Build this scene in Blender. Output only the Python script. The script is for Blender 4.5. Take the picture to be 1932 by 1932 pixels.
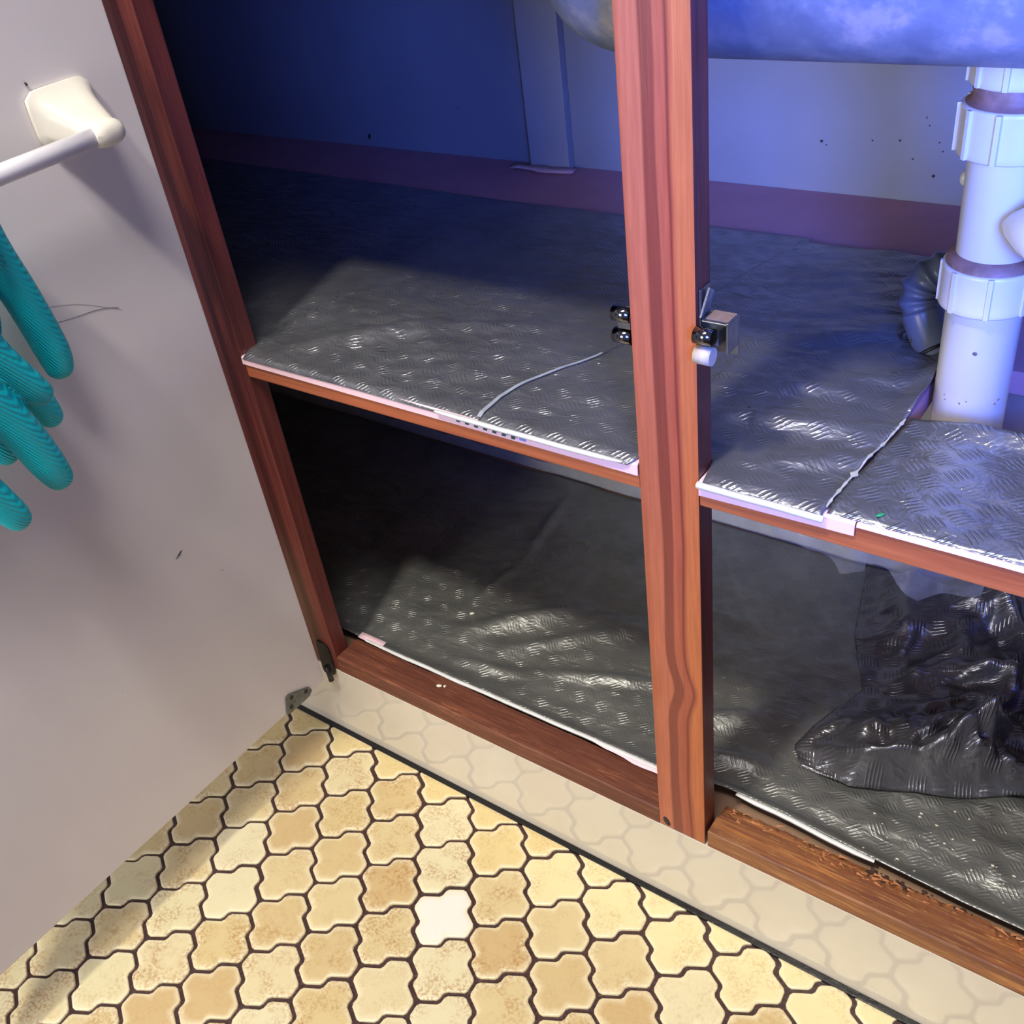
import bpy, bmesh, math, random
from mathutils import Vector, Matrix, noise
random.seed(7)
D = bpy.data
for o in list(D.objects): D.objects.remove(o, do_unlink=True)
S = bpy.context.scene
COL = S.collection

def lin(c):
    return tuple(((x/255)/12.92 if x/255 <= .04045 else ((x/255+.055)/1.055)**2.4) for x in c)

# ------------------------------------------------------------------ camera
cam = D.objects.new('camera', D.cameras.new('camera')); COL.objects.link(cam)
R = ((.8103049, .5732368, -.1218249), (.2626801, -.5409146, -.7990537), (-.5238369, .6154762, -.5887885))
m = Matrix((R[0], tuple(-v for v in R[1]), tuple(-v for v in R[2]))).transposed().to_4x4()
m.translation = Vector((.3013876, -.4922422, .8910635))
cam.matrix_world = m
cam.data.sensor_width = 36; cam.data.lens = 1926.696/1932*36
cam.data.clip_start = .01
S.camera = cam

# ------------------------------------------------------------------ light, world, exposure
w = D.worlds.new('room_ambience'); S.world = w; w.use_nodes = True
bg = w.node_tree.nodes['Background']; bg.inputs[0].default_value = (.56, .57, .86, 1); bg.inputs[1].default_value = .23

def area(name, loc, target, size, power, color, shape='SQUARE', sy=None):
    l = D.lights.new(name, 'AREA'); l.energy = power; l.color = color; l.size = size; l.shape = shape
    if sy: l.shape = 'RECTANGLE'; l.size_y = sy
    o = D.objects.new(name, l); COL.objects.link(o); o.location = loc
    o.rotation_euler = (Vector(target)-Vector(loc)).to_track_quat('-Z', 'Y').to_euler()
    return o
area('ceiling_lamp', (-.12, -.95, 2.4), (-.2, -.2, 0), .15, 29, (1, .93, .80), 'DISK')
area('second_ceiling_lamp', (.27, -.64, 2.4), (-.2, -.1, .3), .55, 19, (1, .94, .90), 'DISK')
area('front_fill_light', (-.55, -2.5, 1.05), (0, .2, .3), 1.0, 33, (1, .97, .93))  # unseen soft source in front, added to brighten the space under the shelf
b = area('blue_flare_fill', (.62, -.62, .90), (.13, .45, .78), .26, 5.6, (.08, .18, 1.0)); b.data.spread = math.radians(62)  # added unseen lamp imitating a blue lens-flare cast over sink and wall
S.view_settings.view_transform = 'Standard'; S.view_settings.look = 'None'
S.view_settings.gamma = 1; S.view_settings.use_curve_mapping = False
S.view_settings.exposure = 0.24

# ------------------------------------------------------------------ helpers
def finish(o, mat=None, parent=None, smooth=False):
    if mat is not None: o.data.materials.append(mat)
    if parent is not None: o.parent = parent
    if smooth:
        for p in o.data.polygons: p.use_smooth = True
    return o
def link(name, bm, mat=None, parent=None, smooth=False):
    me = D.meshes.new(name); bm.to_mesh(me); bm.free()
    o = D.objects.new(name, me); COL.objects.link(o)
    return finish(o, mat, parent, smooth)
def py_mesh(name, vs, fs, mat=None, parent=None, smooth=False):
    me = D.meshes.new(name); me.from_pydata([tuple(v) for v in vs], [], fs); me.update()
    o = D.objects.new(name, me); COL.objects.link(o)
    return finish(o, mat, parent, smooth)
def add_box(bm, a, b, bev=0, seg=2):
    c = [(a[i]+b[i])/2 for i in range(3)]; s = [abs(b[i]-a[i]) for i in range(3)]
    r = bmesh.ops.create_cube(bm, size=1, matrix=Matrix.Translation(c) @ Matrix.Diagonal((*s, 1)))
    if bev:
        es = list({e for v in r['verts'] for e in v.link_edges})
        bmesh.ops.bevel(bm, geom=es, offset=bev, segments=seg, affect='EDGES', profile=.6)
def box(name, a, b, mat, parent=None, bev=.0008, seg=2, cuts=0):
    bm = bmesh.new(); add_box(bm, a, b, bev, seg)
    return link(name, bm, mat, parent)
def thing(name, label, cat, loc=(0, 0, 0), group=None):
    o = D.objects.new(name, None); COL.objects.link(o); o.location = loc; o.empty_display_size = .02
    o['label'] = label; o['category'] = cat
    if group: o['group'] = group
    bpy.context.view_layer.update()
    return o
def tag(o, label, cat, group=None):
    o['label'] = label; o['category'] = cat
    if group: o['group'] = group
    return o
def keep(o, parent):
    "parent without moving: parts are built in world coordinates"
    o.parent = parent; o.matrix_parent_inverse = Matrix.Translation(parent.location).inverted(); return o
def add_tube(bm, pts, rad, seg=16, caps=True):
    pts = [Vector(p) for p in pts]; n = len(pts)
    if not hasattr(rad, '__len__'): rad = [rad]*n
    t0 = (pts[1]-pts[0]).normalized(); up = Vector((0, 0, 1)) if abs(t0.z) < .9 else Vector((1, 0, 0))
    u = t0.cross(up).normalized(); rings = []
    for i, p in enumerate(pts):
        t = (pts[min(i+1, n-1)]-pts[max(i-1, 0)]).normalized()
        u = (u-t*u.dot(t)).normalized(); v = t.cross(u)
        rings.append([bm.verts.new(p+(u*math.cos(a)+v*math.sin(a))*rad[i]) for a in [2*math.pi*k/seg for k in range(seg)]])
    for a, b in zip(rings, rings[1:]):
        for k in range(seg): bm.faces.new((a[k], a[(k+1) % seg], b[(k+1) % seg], b[k]))
    if caps: bm.faces.new(rings[0][::-1]); bm.faces.new(rings[-1])
def tube(name, pts, rad, mat, parent=None, seg=16, caps=True):
    bm = bmesh.new(); add_tube(bm, pts, rad, seg, caps)
    o = link(name, bm, mat, None, True)
    for p in o.data.polygons:
        if len(p.vertices) > 4: p.use_smooth = False
    if parent: keep(o, parent)
    return o
def lathe(name, prof, c, mat, parent=None, seg=48, ribs=None):
    "prof: (radius, z); ribs = (count, height) makes moulded grip ribs"
    vs = []; fs = []
    for r, z in prof:
        for k in range(seg):
            a = 2*math.pi*k/seg; rr = r
            vs.append((c[0]+rr*math.cos(a), c[1]+rr*math.sin(a), z))
    for i in range(len(prof)-1):
        for k in range(seg):
            fs.append((i*seg+k, i*seg+(k+1) % seg, (i+1)*seg+(k+1) % seg, (i+1)*seg+k))
    o = py_mesh(name, vs, fs, mat, None, True)
    if parent: keep(o, parent)
    return o
def catmull(ps, n=8):
    ps = [Vector(p) for p in ps]; out = []
    for i in range(len(ps)-1):
        a = ps[max(i-1, 0)]; b = ps[i]; c = ps[i+1]; d = ps[min(i+2, len(ps)-1)]
        for k in range(n):
            t = k/n
            out.append(.5*((2*b)+(c-a)*t+(2*a-5*b+4*c-d)*t*t+(3*b-a-3*c+d)*t**3))
    out.append(ps[-1]); return out

# ------------------------------------------------------------------ materials
class NT:
    def __init__(s, name):
        s.m = D.materials.new(name); s.m.use_nodes = True; s.t = s.m.node_tree
        s.b = s.t.nodes['Principled BSDF']
    def n(s, k, **kw):
        x = s.t.nodes.new('ShaderNode'+k)
        for a, v in kw.items(): setattr(x, a, v)
        return x
    def l(s, a, b): s.t.links.new(a, b)
    def val(s, sock, v):
        if hasattr(v, 'is_linked') or isinstance(v, bpy.types.NodeSocket): s.l(v, sock)
        else: sock.default_value = v
    def math(s, op, a, b=0.0, c=0.0, clamp=False):
        x = s.n('Math', operation=op, use_clamp=clamp)
        s.val(x.inputs[0], a); s.val(x.inputs[1], b); s.val(x.inputs[2], c); return x.outputs[0]
    def coord(s, kind='Object'): return s.n('TexCoord').outputs[kind]
    def mapping(s, v, loc=(0, 0, 0), rot=(0, 0, 0), sc=(1, 1, 1)):
        x = s.n('Mapping'); s.l(v, x.inputs[0]); x.inputs[1].default_value = loc; x.inputs[2].default_value = rot; x.inputs[3].default_value = sc
        return x.outputs[0]
    def noise(s, v, scale, detail=3, rough=.5, dist=0):
        x = s.n('TexNoise'); s.l(v, x.inputs['Vector']); x.inputs['Scale'].default_value = scale
        x.inputs['Detail'].default_value = detail; x.inputs['Roughness'].default_value = rough; x.inputs['Distortion'].default_value = dist
        return x.outputs['Fac']
    def ramp(s, f, stops, interp='LINEAR'):
        x = s.n('ValToRGB'); s.l(f, x.inputs[0]); e = x.color_ramp.elements; x.color_ramp.interpolation = interp
        while len(e) < len(stops): e.new(.5)
        for i, (p, c) in enumerate(stops):
            e[i].position = p
            e[i].color = (*c, 1) if hasattr(c, '__len__') else (c, c, c, 1)
        return x.outputs[0]
    def mix(s, f, a, b, mode='MIX'):
        x = s.n('Mix', data_type='RGBA', blend_type=mode)
        s.val(x.inputs[0], f)
        for sock, v in ((x.inputs[6], a), (x.inputs[7], b)):
            if isinstance(v, bpy.types.NodeSocket): s.l(v, sock)
            else: sock.default_value = (*v, 1)
        return x.outputs[2]
    def bump(s, h, dist=.001, strength=1, normal=None):
        x = s.n('Bump'); x.inputs['Strength'].default_value = strength; x.inputs['Distance'].default_value = dist
        s.l(h, x.inputs['Height'])
        if normal: s.l(normal, x.inputs['Normal'])
        return x.outputs[0]
    def set(s, col=None, rough=None, normal=None, **kw):
        if col is not None:
            if isinstance(col, bpy.types.NodeSocket): s.l(col, s.b.inputs['Base Color'])
            else: s.b.inputs['Base Color'].default_value = (*col, 1)
        if rough is not None: s.val(s.b.inputs['Roughness'], rough)
        if normal is not None: s.l(normal, s.b.inputs['Normal'])
        for k, v in kw.items(): s.val(s.b.inputs[k.replace('_', ' ')], v)
        return s.m

def mat_plain(name, col, rough=.5, noise_amt=.06, scale=30, bump=0, **kw):
    t = NT(name); c = t.coord(); n = t.noise(c, scale, 4)
    lo = tuple(x*(1-noise_amt) for x in col); hi = tuple(min(1, x*(1+noise_amt)) for x in col)
    nm = t.bump(n, bump) if bump else None
    return t.set(t.ramp(n, [(.3, lo), (.7, hi)]), rough, nm, **kw)

# wood whose long bands run along one axis; across = axis of the bands
def mat_wood(name, base, dark, across, along, scale=1.0, bands=None, width=.045, origin=0., rough=.32, fine=.35, worn=None, streak=(1, 1)):
    t = NT(name); c = t.coord()
    sc = [1, 1, 1]; sc[along] = .05
    ms = t.mapping(c, sc=tuple(sc))
    g1 = t.noise(ms, 55*scale, 4, .6, .6)
    g2 = t.noise(ms, 420*scale, 3, .6)
    sep = t.n('SeparateXYZ'); t.l(c, sep.inputs[0])
    if bands:
        ws = [1, 1, 1]; ws[across] = .4
        sc2 = [1, 1, 1]; sc2[along] = .22
        wob = t.noise(t.mapping(c, sc=tuple(sc2)), 16, 2)
        x = t.math('MULTIPLY_ADD', wob, .34, -.17)
        dz = t.math('MULTIPLY', t.math('SUBTRACT', sep.outputs[along], .292), 1/.022)
        kn = t.math('POWER', 2.718, t.math('MULTIPLY', t.math('MULTIPLY', dz, dz), -1.))
        x = t.math('MULTIPLY_ADD', kn, -.16, x)
        pos = t.math('ADD', t.math('MULTIPLY', t.math('SUBTRACT', sep.outputs[across], origin), 1/width), x)
        col = t.ramp(pos, bands)
        col = t.mix(t.ramp(g1, [(.35, 0), (.75, .30)]), col, dark)
    else:
        col = t.ramp(g1, [(.28, dark), (.5, base), (.75, tuple(min(1, v*1.25) for v in base))])
    col = t.mix(t.ramp(g2, [(.4, fine), (.62, 0)]), col, dark)
    r = t.math('MULTIPLY_ADD', g1, .25, rough-.12)
    if worn:
        scr = t.noise(t.mapping(c, sc=tuple(sc)), 900, 2, .5); col = t.mix(t.ramp(scr, [(.60, 0.), (.66, .55)]), col, tuple(min(1, v*2.2) for v in base))
        wn = t.noise(ms, 30, 6, .75, 1.0)
        wp = t.noise(c, 9, 4, .6)
        k = t.ramp(t.math('ADD', wn, t.math('MULTIPLY', wp, .5)), worn[0])
        col = t.mix(k, col, worn[1])
        r = t.math('MULTIPLY_ADD', k, .35, .3)
    blot = t.noise(c, 60, 5, .7)
    col = t.mix(t.ramp(blot, [(.68, 0), (.80, .35)]), col, tuple(v*.35 for v in dark))
    return t.set(col, r, t.bump(g2, .0006, .5))

W_MID = lin((158, 84, 58)); W_DK = lin((96, 40, 32)); W_LT = lin((196, 118, 70))
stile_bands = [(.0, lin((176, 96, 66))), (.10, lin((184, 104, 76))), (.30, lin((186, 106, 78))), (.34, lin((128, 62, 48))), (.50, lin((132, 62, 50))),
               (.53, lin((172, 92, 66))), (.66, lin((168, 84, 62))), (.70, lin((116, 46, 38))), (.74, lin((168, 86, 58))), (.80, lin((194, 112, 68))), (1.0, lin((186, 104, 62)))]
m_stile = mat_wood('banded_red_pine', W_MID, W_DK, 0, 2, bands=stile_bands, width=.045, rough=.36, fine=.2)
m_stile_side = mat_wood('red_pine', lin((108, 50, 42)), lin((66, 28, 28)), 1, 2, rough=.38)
m_shelf_rail = mat_wood('orange_pine_rail', lin((176, 100, 62)), lin((140, 68, 44)), 2, 0, scale=.8, rough=.45, fine=.25)
m_sill = mat_wood('worn_brown_sill', lin((176, 112, 76)), lin((84, 40, 30)), 1, 0, rough=.5, fine=.65,
                  worn=([(.52, 0.), (.68, .75), (.86, .9)], lin((86, 42, 30))))
m_sill_r = mat_wood('scuffed_orange_sill', lin((206, 136, 76)), lin((120, 66, 40)), 1, 0, scale=.9, rough=.42, fine=.6,
                    worn=([(.60, 0.), (.74, .55), (.95, .7)], lin((92, 56, 44))))

# door: pale laminate with faint stains, scuffs and pencil lines
t = NT('pale_laminate'); c = t.coord()
n1 = t.noise(c, 5, 4, .6); n2 = t.noise(c, 70, 3); n3 = t.noise(t.mapping(c, sc=(1, 1, .4)), 190, 2)
col = t.ramp(n1, [(.3, lin((216, 209, 214))), (.7, lin((224, 219, 219)))])
col = t.mix(t.ramp(n3, [(.785, 0), (.81, .45)]), col, lin((150, 138, 128)))
m_door = t.set(col, .38, t.bump(n2, .0002, .25), Specular_IOR_Level=.35)

t = NT('cream_kickboard'); c = t.coord()
n1 = t.noise(c, 14, 3); n3 = t.noise(c, 160, 2)
col = t.ramp(n1, [(.3, lin((204, 195, 178))), (.7, lin((210, 202, 186)))])
col = t.mix(t.ramp(n3, [(.80, 0), (.82, .8)]), col, lin((90, 70, 60)))
m_kick = t.set(col, .07, t.bump(n1, .0004, .25), Specular_IOR_Level=.9)
m_seal = mat_plain('black_silicone', (.006, .006, .008), .3, .3, 200, .0006)
m_grout = mat_plain('dark_brown_grout', lin((66, 44, 42)), .42, .35, 260, .0009)

# floor tiles: colour of each from its object colour, pale rim from the mesh attribute
t = NT('glazed_tile'); c = t.coord()
oi = t.n('ObjectInfo'); at = t.n('Attribute', attribute_name='rim'); uvr = t.math('MULTIPLY', oi.outputs['Random'], 37.)
cmb = t.n('CombineXYZ'); t.l(uvr, cmb.inputs[0]); t.l(uvr, cmb.inputs[2])
va = t.n('VectorMath', operation='ADD'); t.l(c, va.inputs[0]); t.l(cmb.outputs[0], va.inputs[1]); v = va.outputs[0]
big = t.noise(v, 45, 3, .55); fine = t.noise(v, 330, 4, .7); spk = t.noise(v, 700, 3, .7)
rimf = t.math('ADD', t.math('POWER', at.outputs['Fac'], 3.0), t.math('MULTIPLY_ADD', big, .9, -.42))
k = t.ramp(rimf, [(.25, 0.), (.75, 1.)])
pale = lin((236, 226, 190))
col = t.mix(t.math('MULTIPLY', k, .62), oi.outputs['Color'], pale)
brown = t.mix(.75, oi.outputs['Color'], lin((168, 118, 64)))
mott = t.math('MULTIPLY', t.ramp(big, [(.40, 0.), (.62, .9)]), t.ramp(fine, [(.44, 0.), (.60, 1.)]))
amt = t.math('MULTIPLY', mott, t.ramp(oi.outputs['Alpha'], [(0., 0.), (1., 1.)]))
col = t.mix(amt, col, brown)
col = t.mix(t.ramp(spk, [(.66, 0.), (.74, .25)]), col, lin((140, 104, 66)))
m_tile = t.set(col, t.math('MULTIPLY_ADD', fine, .25, .22), t.bump(t.math('ADD', big, t.math('MULTIPLY', fine, .3)), .0006, .4))

# treadplate-embossed plastic sheet
def mat_tread(name, base, rough=.3, metal=.75, rot=0., bumpd=.0006, spots=True, wr=.0):
    t = NT(name); uv = t.n('UVMap', uv_map='flat').outputs[0]
    s = .019
    p = t.mapping(uv, rot=(0, 0, math.radians(-45+rot)), sc=(1/s, 1/s, 1/s))
    sp = t.n('SeparateXYZ'); t.l(p, sp.inputs[0]); u, v = sp.outputs[0], sp.outputs[1]
    fu = t.math('SUBTRACT', t.math('FRACT', u), .5); fv = t.math('SUBTRACT', t.math('FRACT', v), .5)
    par = t.math('FLOORED_MODULO', t.math('ADD', t.math('FLOOR', u), t.math('FLOOR', v)), 2.)
    inv = t.math('SUBTRACT', 1., par)
    a = t.math('ADD', t.math('MULTIPLY', fu, par), t.math('MULTIPLY', fv, inv))      # along the bar
    b = t.math('ADD', t.math('MULTIPLY', fv, par), t.math('MULTIPLY', fu, inv))      # across the bars
    # five lens-shaped bars: stripes in b within |b|<.36, each narrowing towards its ends
    st = t.math('COSINE', t.math('MULTIPLY', b, 2*math.pi/.165))
    env = t.math('SUBTRACT', 1., t.math('POWER', t.math('MULTIPLY', t.math('ABSOLUTE', a), 2.45), 2.))
    bar = t.math('SUBTRACT', t.math('MULTIPLY', t.math('MULTIPLY_ADD', st, .5, .5), t.math('MAXIMUM', env, 0.)), .25)
    bar = t.math('MULTIPLY', t.math('MAXIMUM', bar, 0.), t.math('LESS_THAN', t.math('ABSOLUTE', b), .41))
    wob = t.noise(uv, 9, 2); fade = t.ramp(wob, [(.3, .35), (.6, 1.)])
    h = t.math('MULTIPLY', bar, fade)
    m1 = t.noise(t.mapping(uv, sc=(1, 2.2, 1)), 26, 4, .55, .5)
    m2 = t.noise(uv, 120, 3, .5)
    nm = t.bump(t.math('ADD', m1, t.math('MULTIPLY', m2, .12)), .006+wr, .55)
    nm = t.bump(h, bumpd, 1.0, nm)
    col = t.ramp(t.noise(uv, 18, 5, .6), [(.3, tuple(x*.8 for x in base)), (.7, tuple(x*1.2 for x in base))])
    if spots:
        d = t.noise(uv, 330, 2, .5); e = t.noise(uv, 7, 2)
        col = t.mix(t.math('MULTIPLY', t.ramp(d, [(.755, 0.), (.775, .8)]), t.ramp(e, [(.45, 0.), (.6, 1.)])), col, lin((190, 185, 170)))
    dust = t.noise(uv, 11, 5, .65)
    r = t.math('MULTIPLY_ADD', dust, .25, rough-.1)
    return t.set(col, r, nm, Metallic=metal)
m_sheet = mat_tread('black_tread_plastic', (.26, .265, .285), .32)
m_sheet_r = mat_tread('glossy_black_tread_plastic', (.28, .285, .29), .25, bumpd=.0008)
m_sheet_low = mat_tread('charcoal_tread_plastic', (.25, .257, .242), .38, metal=.65, rot=4, bumpd=.0006)
m_sheet_heap = mat_tread('crumpled_black_tread_plastic', (.17, .17, .19), .28, rot=25, bumpd=.0008)
m_pale_edge = mat_plain('pale_sheet_lip', lin((214, 216, 214)), .35, .08, 90)
m_pink = mat_plain('pink_liner_paper', lin((240, 205, 214)), .5, .03, 40, .0005)
m_pink_board = mat_plain('pink_painted_board', lin((178, 128, 138)), .55, .08, 22, .0003)
t = NT('white_painted_wall'); c = t.coord()
n1 = t.noise(c, 8, 4); n2 = t.noise(c, 260, 3); n3 = t.noise(c, 75, 1, .4)
col = t.ramp(n1, [(.3, lin((128, 131, 142))), (.7, lin((138, 140, 150)))])
col = t.mix(t.ramp(n3, [(.790, 0.), (.80, 1.)]), col, (.01, .01, .01))
m_wall = t.set(col, .5, t.bump(n2, .0006, .5))
m_panel = mat_plain('grey_render', lin((186, 186, 180)), .8, .14, 45, .001)
m_board = mat_plain('plain_board', lin((150, 120, 96)), .7, .1, 30)
m_white_board = mat_plain('white_cabinet_board', lin((198, 190, 184)), .45, .04, 20)
m_bench = mat_plain('cream_benchtop', lin((205, 198, 185)), .3, .05, 40)
m_pvc = mat_plain('white_pvc', lin((196, 193, 188)), .28, .03, 30)
m_pvc_nut = mat_plain('white_pvc_fitting', lin((196, 194, 196)), .33, .03, 60)
m_dirty = mat_plain('stained_rubber_seal', lin((128, 98, 92)), .6, .25, 120, .0006)
m_rail_white = mat_plain('aged_ivory_plastic', lin((226, 221, 208)), .3, .03, 30)
m_bar = mat_plain('white_plastic_bar', lin((230, 228, 234)), .25, .03, 90)
m_hose = mat_plain('grey_corrugated_plastic', lin((92, 100, 120)), .32, .08, 40)
m_steel = mat_plain('dull_steel', (.26, .27, .28), .38, .15, 120, .0003, Metallic=1.)
m_chrome = mat_plain('dark_chrome', (.20, .20, .22), .12, .05, 60, Metallic=1.)
m_zinc = mat_plain('grey_zinc', (.16, .17, .17), .5, .3, 220, .0004, Metallic=.6)
m_blackmetal = mat_plain('black_hinge_metal', (.012, .012, .016), .35, .4, 160, .0005, Metallic=.3)
m_roller = mat_plain('ivory_nylon_roller', lin((190, 178, 160)), .5, .12, 200, .0003)
m_hole = mat_plain('dark_screw_recess', (.02, .015, .015), .6, .2, 60)
m_scuff = mat_plain('dark_scuff', lin((84, 78, 84)), .6, .3, 400)
m_hair = mat_plain('pencil_grey', lin((120, 112, 118)), .7, .1, 80)
m_crumb = mat_plain('pale_crumb', lin((224, 216, 196)), .7, .1, 200)
m_green = mat_plain('green_fleck', lin((44, 150, 90)), .5, .1, 200)
m_dkcrumb = mat_plain('dark_fleck', (.012, .01, .01), .6, .2, 200)
m_tan = mat_plain('tan_residue', lin((118, 98, 88)), .8, .2, 160, .0006)
m_splinter = mat_plain('raw_splinter', lin((178, 118, 78)), .75, .25, 300, .0005)
t = NT('sink_underside'); c = t.coord()
n1 = t.noise(c, 24, 5, .65); n2 = t.noise(c, 60, 4)
col = t.ramp(n1, [(.38, lin((104, 112, 132))), (.52, lin((124, 130, 146))), (.62, lin((160, 154, 158))), (.75, lin((140, 142, 154)))])
m_sink = t.set(col, .42, t.bump(n2, .0008, .4), Metallic=.15)
t = NT('teal_rubber'); c = t.coord()
wv = t.n('TexWave', wave_type='BANDS', bands_direction='DIAGONAL'); t.l(t.mapping(c, rot=(.3, 0, .2)), wv.inputs['Vector']); wv.inputs['Scale'].default_value = 190; wv.inputs['Distortion'].default_value = .8
n1 = t.noise(c, 420, 2)
col = t.ramp(t.noise(c, 12, 2), [(.3, lin((0, 176, 188))), (.7, lin((0, 196, 206)))])
m_glove = t.set(col, .42, t.bump(t.math('ADD', wv.outputs['Fac'], t.math('MULTIPLY', n1, .6)), .0007, .7))
m_lining = mat_plain('buff_flock_lining', lin((206, 188, 146)), .9, .08, 200)
t = NT('clear_film'); c = t.coord()
n1 = t.noise(c, 28, 4, .6, .6)
tr = t.n('BsdfTransparent'); tr.inputs[0].default_value = (.95, .95, .97, 1)
mx = t.n('MixShader'); out = t.t.nodes['Material Output']
t.set(lin((200, 202, 210)), .25, t.bump(n1, .004, .6))
t.l(t.ramp(n1, [(.3, .18), (.7, .40)]), mx.inputs[0]); t.l(tr.outputs[0], mx.inputs[1]); t.l(t.b.outputs[0], mx.inputs[2]); t.l(mx.outputs[0], out.inputs[0])
m_film = t.m

# ------------------------------------------------------------------ floor with its tiles
ZG = -.0022
fl = py_mesh('floor', [(-1.3, -1.5, ZG), (1.6, -1.5, ZG), (1.6, .0, ZG), (-1.3, .0, ZG), (-1.3, -1.5, -.03), (1.6, -1.5, -.03), (1.6, 0, -.03), (-1.3, 0, -.03)],
             [(0, 1, 2, 3), (4, 7, 6, 5), (0, 4, 5, 1), (1, 5, 6, 2), (2, 6, 7, 3), (3, 7, 4, 0)], m_grout)
fl['kind'] = 'structure'
A_ = Vector((.0351, .0448)); B_ = Vector((-.0333, .0435)); C0 = Vector((-.1703, -.1313))
V = [Vector(p) for p in ((-.0347, .0073), (.0014, .0363), (.0337, .0086), (.0347, -.0073), (-.0014, -.0363), (-.0337, -.0086))]
def zig(p, q, first_out):
    d = q-p; n = Vector((d.y, -d.x)).normalized()*.0033*(-1 if first_out else 1)
    return [p+d*.43+n*1.1, p+d*.57-n*1.1]
def outline():
    pts = []
    for i in range(6):
        p, q = V[i], V[(i+1) % 6]; pts.append(p.copy())
        if i in (0, 1, 3, 4): pts += zig(p, q, {0: False, 1: True, 3: False, 4: True}[i])
    return pts
def inset(pts, d):
    n = len(pts); out = []
    for i in range(n):
        a, b, c_ = pts[i-1], pts[i], pts[(i+1) % n]
        e1 = (b-a).normalized(); e2 = (c_-b).normalized()
        nn = (Vector((e1.y, -e1.x))+Vector((e2.y, -e2.x))).normalized()
        k = max(.55, nn.dot(Vector((e1.y, -e1.x))))
        out.append(b-nn*d*(-1)/k if False else b+nn*d/k)
    return out
def chaikin(pts, ymax=None):
    out = []
    n = len(pts)
    for i in range(n):
        a, b = pts[i], pts[(i+1) % n]; k = min(.3, .0020/max(1e-6, (b-a).length)); out += [a.lerp(b, k), a.lerp(b, 1-k)]
    return out
OUT = outline()
def area2(p): return sum(p[i-1].x*p[i].y-p[i].x*p[i-1].y for i in range(len(p)))
def shrink(pts, d):
    s = inset(pts, d)
    return s if abs(area2(s)) < abs(area2(pts)) else inset(pts, -d)
BASE = shrink(OUT, .00195)
def clip_y(pts, y0):
    out = []
    for i in range(len(pts)):
        a, b = pts[i-1], pts[i]
        if (a.y <= y0) != (b.y <= y0):
            t_ = (y0-a.y)/(b.y-a.y); out.append(a+(b-a)*t_)
        if b.y <= y0: out.append(b.copy())
    return out
def tile_mesh(poly):
    rnd = chaikin(poly)
    cc = sum(rnd, Vector((0, 0)))/len(rnd)
    rings = [(0., -.004, 1.), (0., -.0007, 1.), (.0005, -.0001, 1.), (.0016, .0001, .92), (.010, .00015, .45)]
    vs = []; rim = []; n = len(rnd)
    for d, z, rv in rings:
        for p in rnd:
            q = p+(cc-p).normalized()*min(d, (cc-p).length*.5)
            vs.append((q.x, q.y, z)); rim.append(rv)
    vs.append((cc.x, cc.y, .0003)); rim.append(0.)
    fs = []
    for r in range(4):
        for k in range(n): fs.append((r*n+k, r*n+(k+1) % n, (r+1)*n+(k+1) % n, (r+1)*n+k))
    for k in range(n): fs.append((4*n+k, 4*n+(k+1) % n, 5*n))
    if area2(rnd) < 0: fs = [f[::-1] for f in fs]
    me = D.meshes.new('tile'); me.from_pydata(vs, [], fs); me.update()
    a = me.attributes.new('rim', 'FLOAT', 'POINT')
    for i, v_ in enumerate(rim): a.data[i].value = v_
    me.materials.append(m_tile)
    for p in me.polygons: p.use_smooth = True
    return me
full_tile = tile_mesh(BASE)
pal = [(212, 194, 146), (218, 204, 160), (210, 190, 138), (206, 184, 134), (222, 212, 172), (218, 208, 164), (202, 176, 126)]
YC = -.0055
count = 0
for i in range(-14, 16):
    for j in range(-26, 14):
        c_ = C0+A_*i+B_*j
        if not (-.72 < c_.x < .42 and -.50 < c_.y < .04): continue
        if c_.x > .02 - c_.y*.0 + .36 or (c_.y < -.40 and c_.x > .05): continue
        pmax = c_.y+.038
        if pmax <= YC:
            me = full_tile
        else:
            poly = clip_y([p+c_ for p in BASE], YC)
            if len(poly) < 3 or abs(area2(poly))/2 < .00006: continue
            me = tile_mesh([p-c_ for p in poly])
        count += 1
        if count > 298: break
        o = D.objects.new('tile', me); COL.objects.link(o); o.parent = fl
        o.location = (c_.x+random.uniform(-.0004, .0004), c_.y+random.uniform(-.0004, .0004), random.uniform(-.0002, .0004))
        o.rotation_euler = (0, 0, random.uniform(-.012, .012))
        r_ = random.Random(i*91+j*17)
        base = pal[r_.randrange(len(pal))]; mot = r_.choice([.3, .5, .8, 1., 1.])
        if me is not full_tile: base = (226, 214, 164) if c_.x > -.12 else (218, 198, 142); mot = .5
        if i == 0 and j == 0: base = (232, 230, 218); mot = 0.
        o.color = (*lin(base), mot)

# ------------------------------------------------------------------ room shell behind the cupboard
def st(o): o['kind'] = 'structure'; return o
wb = st(box('wall_back', (-1.3, .509, -.03), (1.6, .56, 2.0), m_wall, bev=0))
# pale batten nailed on the wall
bt = box('trim_1', (-.4295, .497, .4995), (-.3745, .5088, .93), mat_plain('white_painted_batten', lin((146, 149, 158)), .45, .04, 30, .0004), bev=.001); st(bt)
kb = st(box('baseboard_front', (-1.2, .0, -.03), (1.3, .014, .1065), m_kick, bev=.0006))
sl = st(box('trim_2', (-1.2, -.0062, -.004), (1.3, -.0001, .0012), m_seal, bev=.0008))
# dark specks on the wall
WS = [(-.0781, .5504, 2), (-.0276, .5545, 1.2), (.0122, .5399, 1.2), (.0332, .5254, 2), (-.0014, .5564, 1.5), (.0243, .5718, 1), (-.073, .547, 1), (.035, .557, 1), (.039, .549, 1.1), (-.366, .70, .1)]

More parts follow.
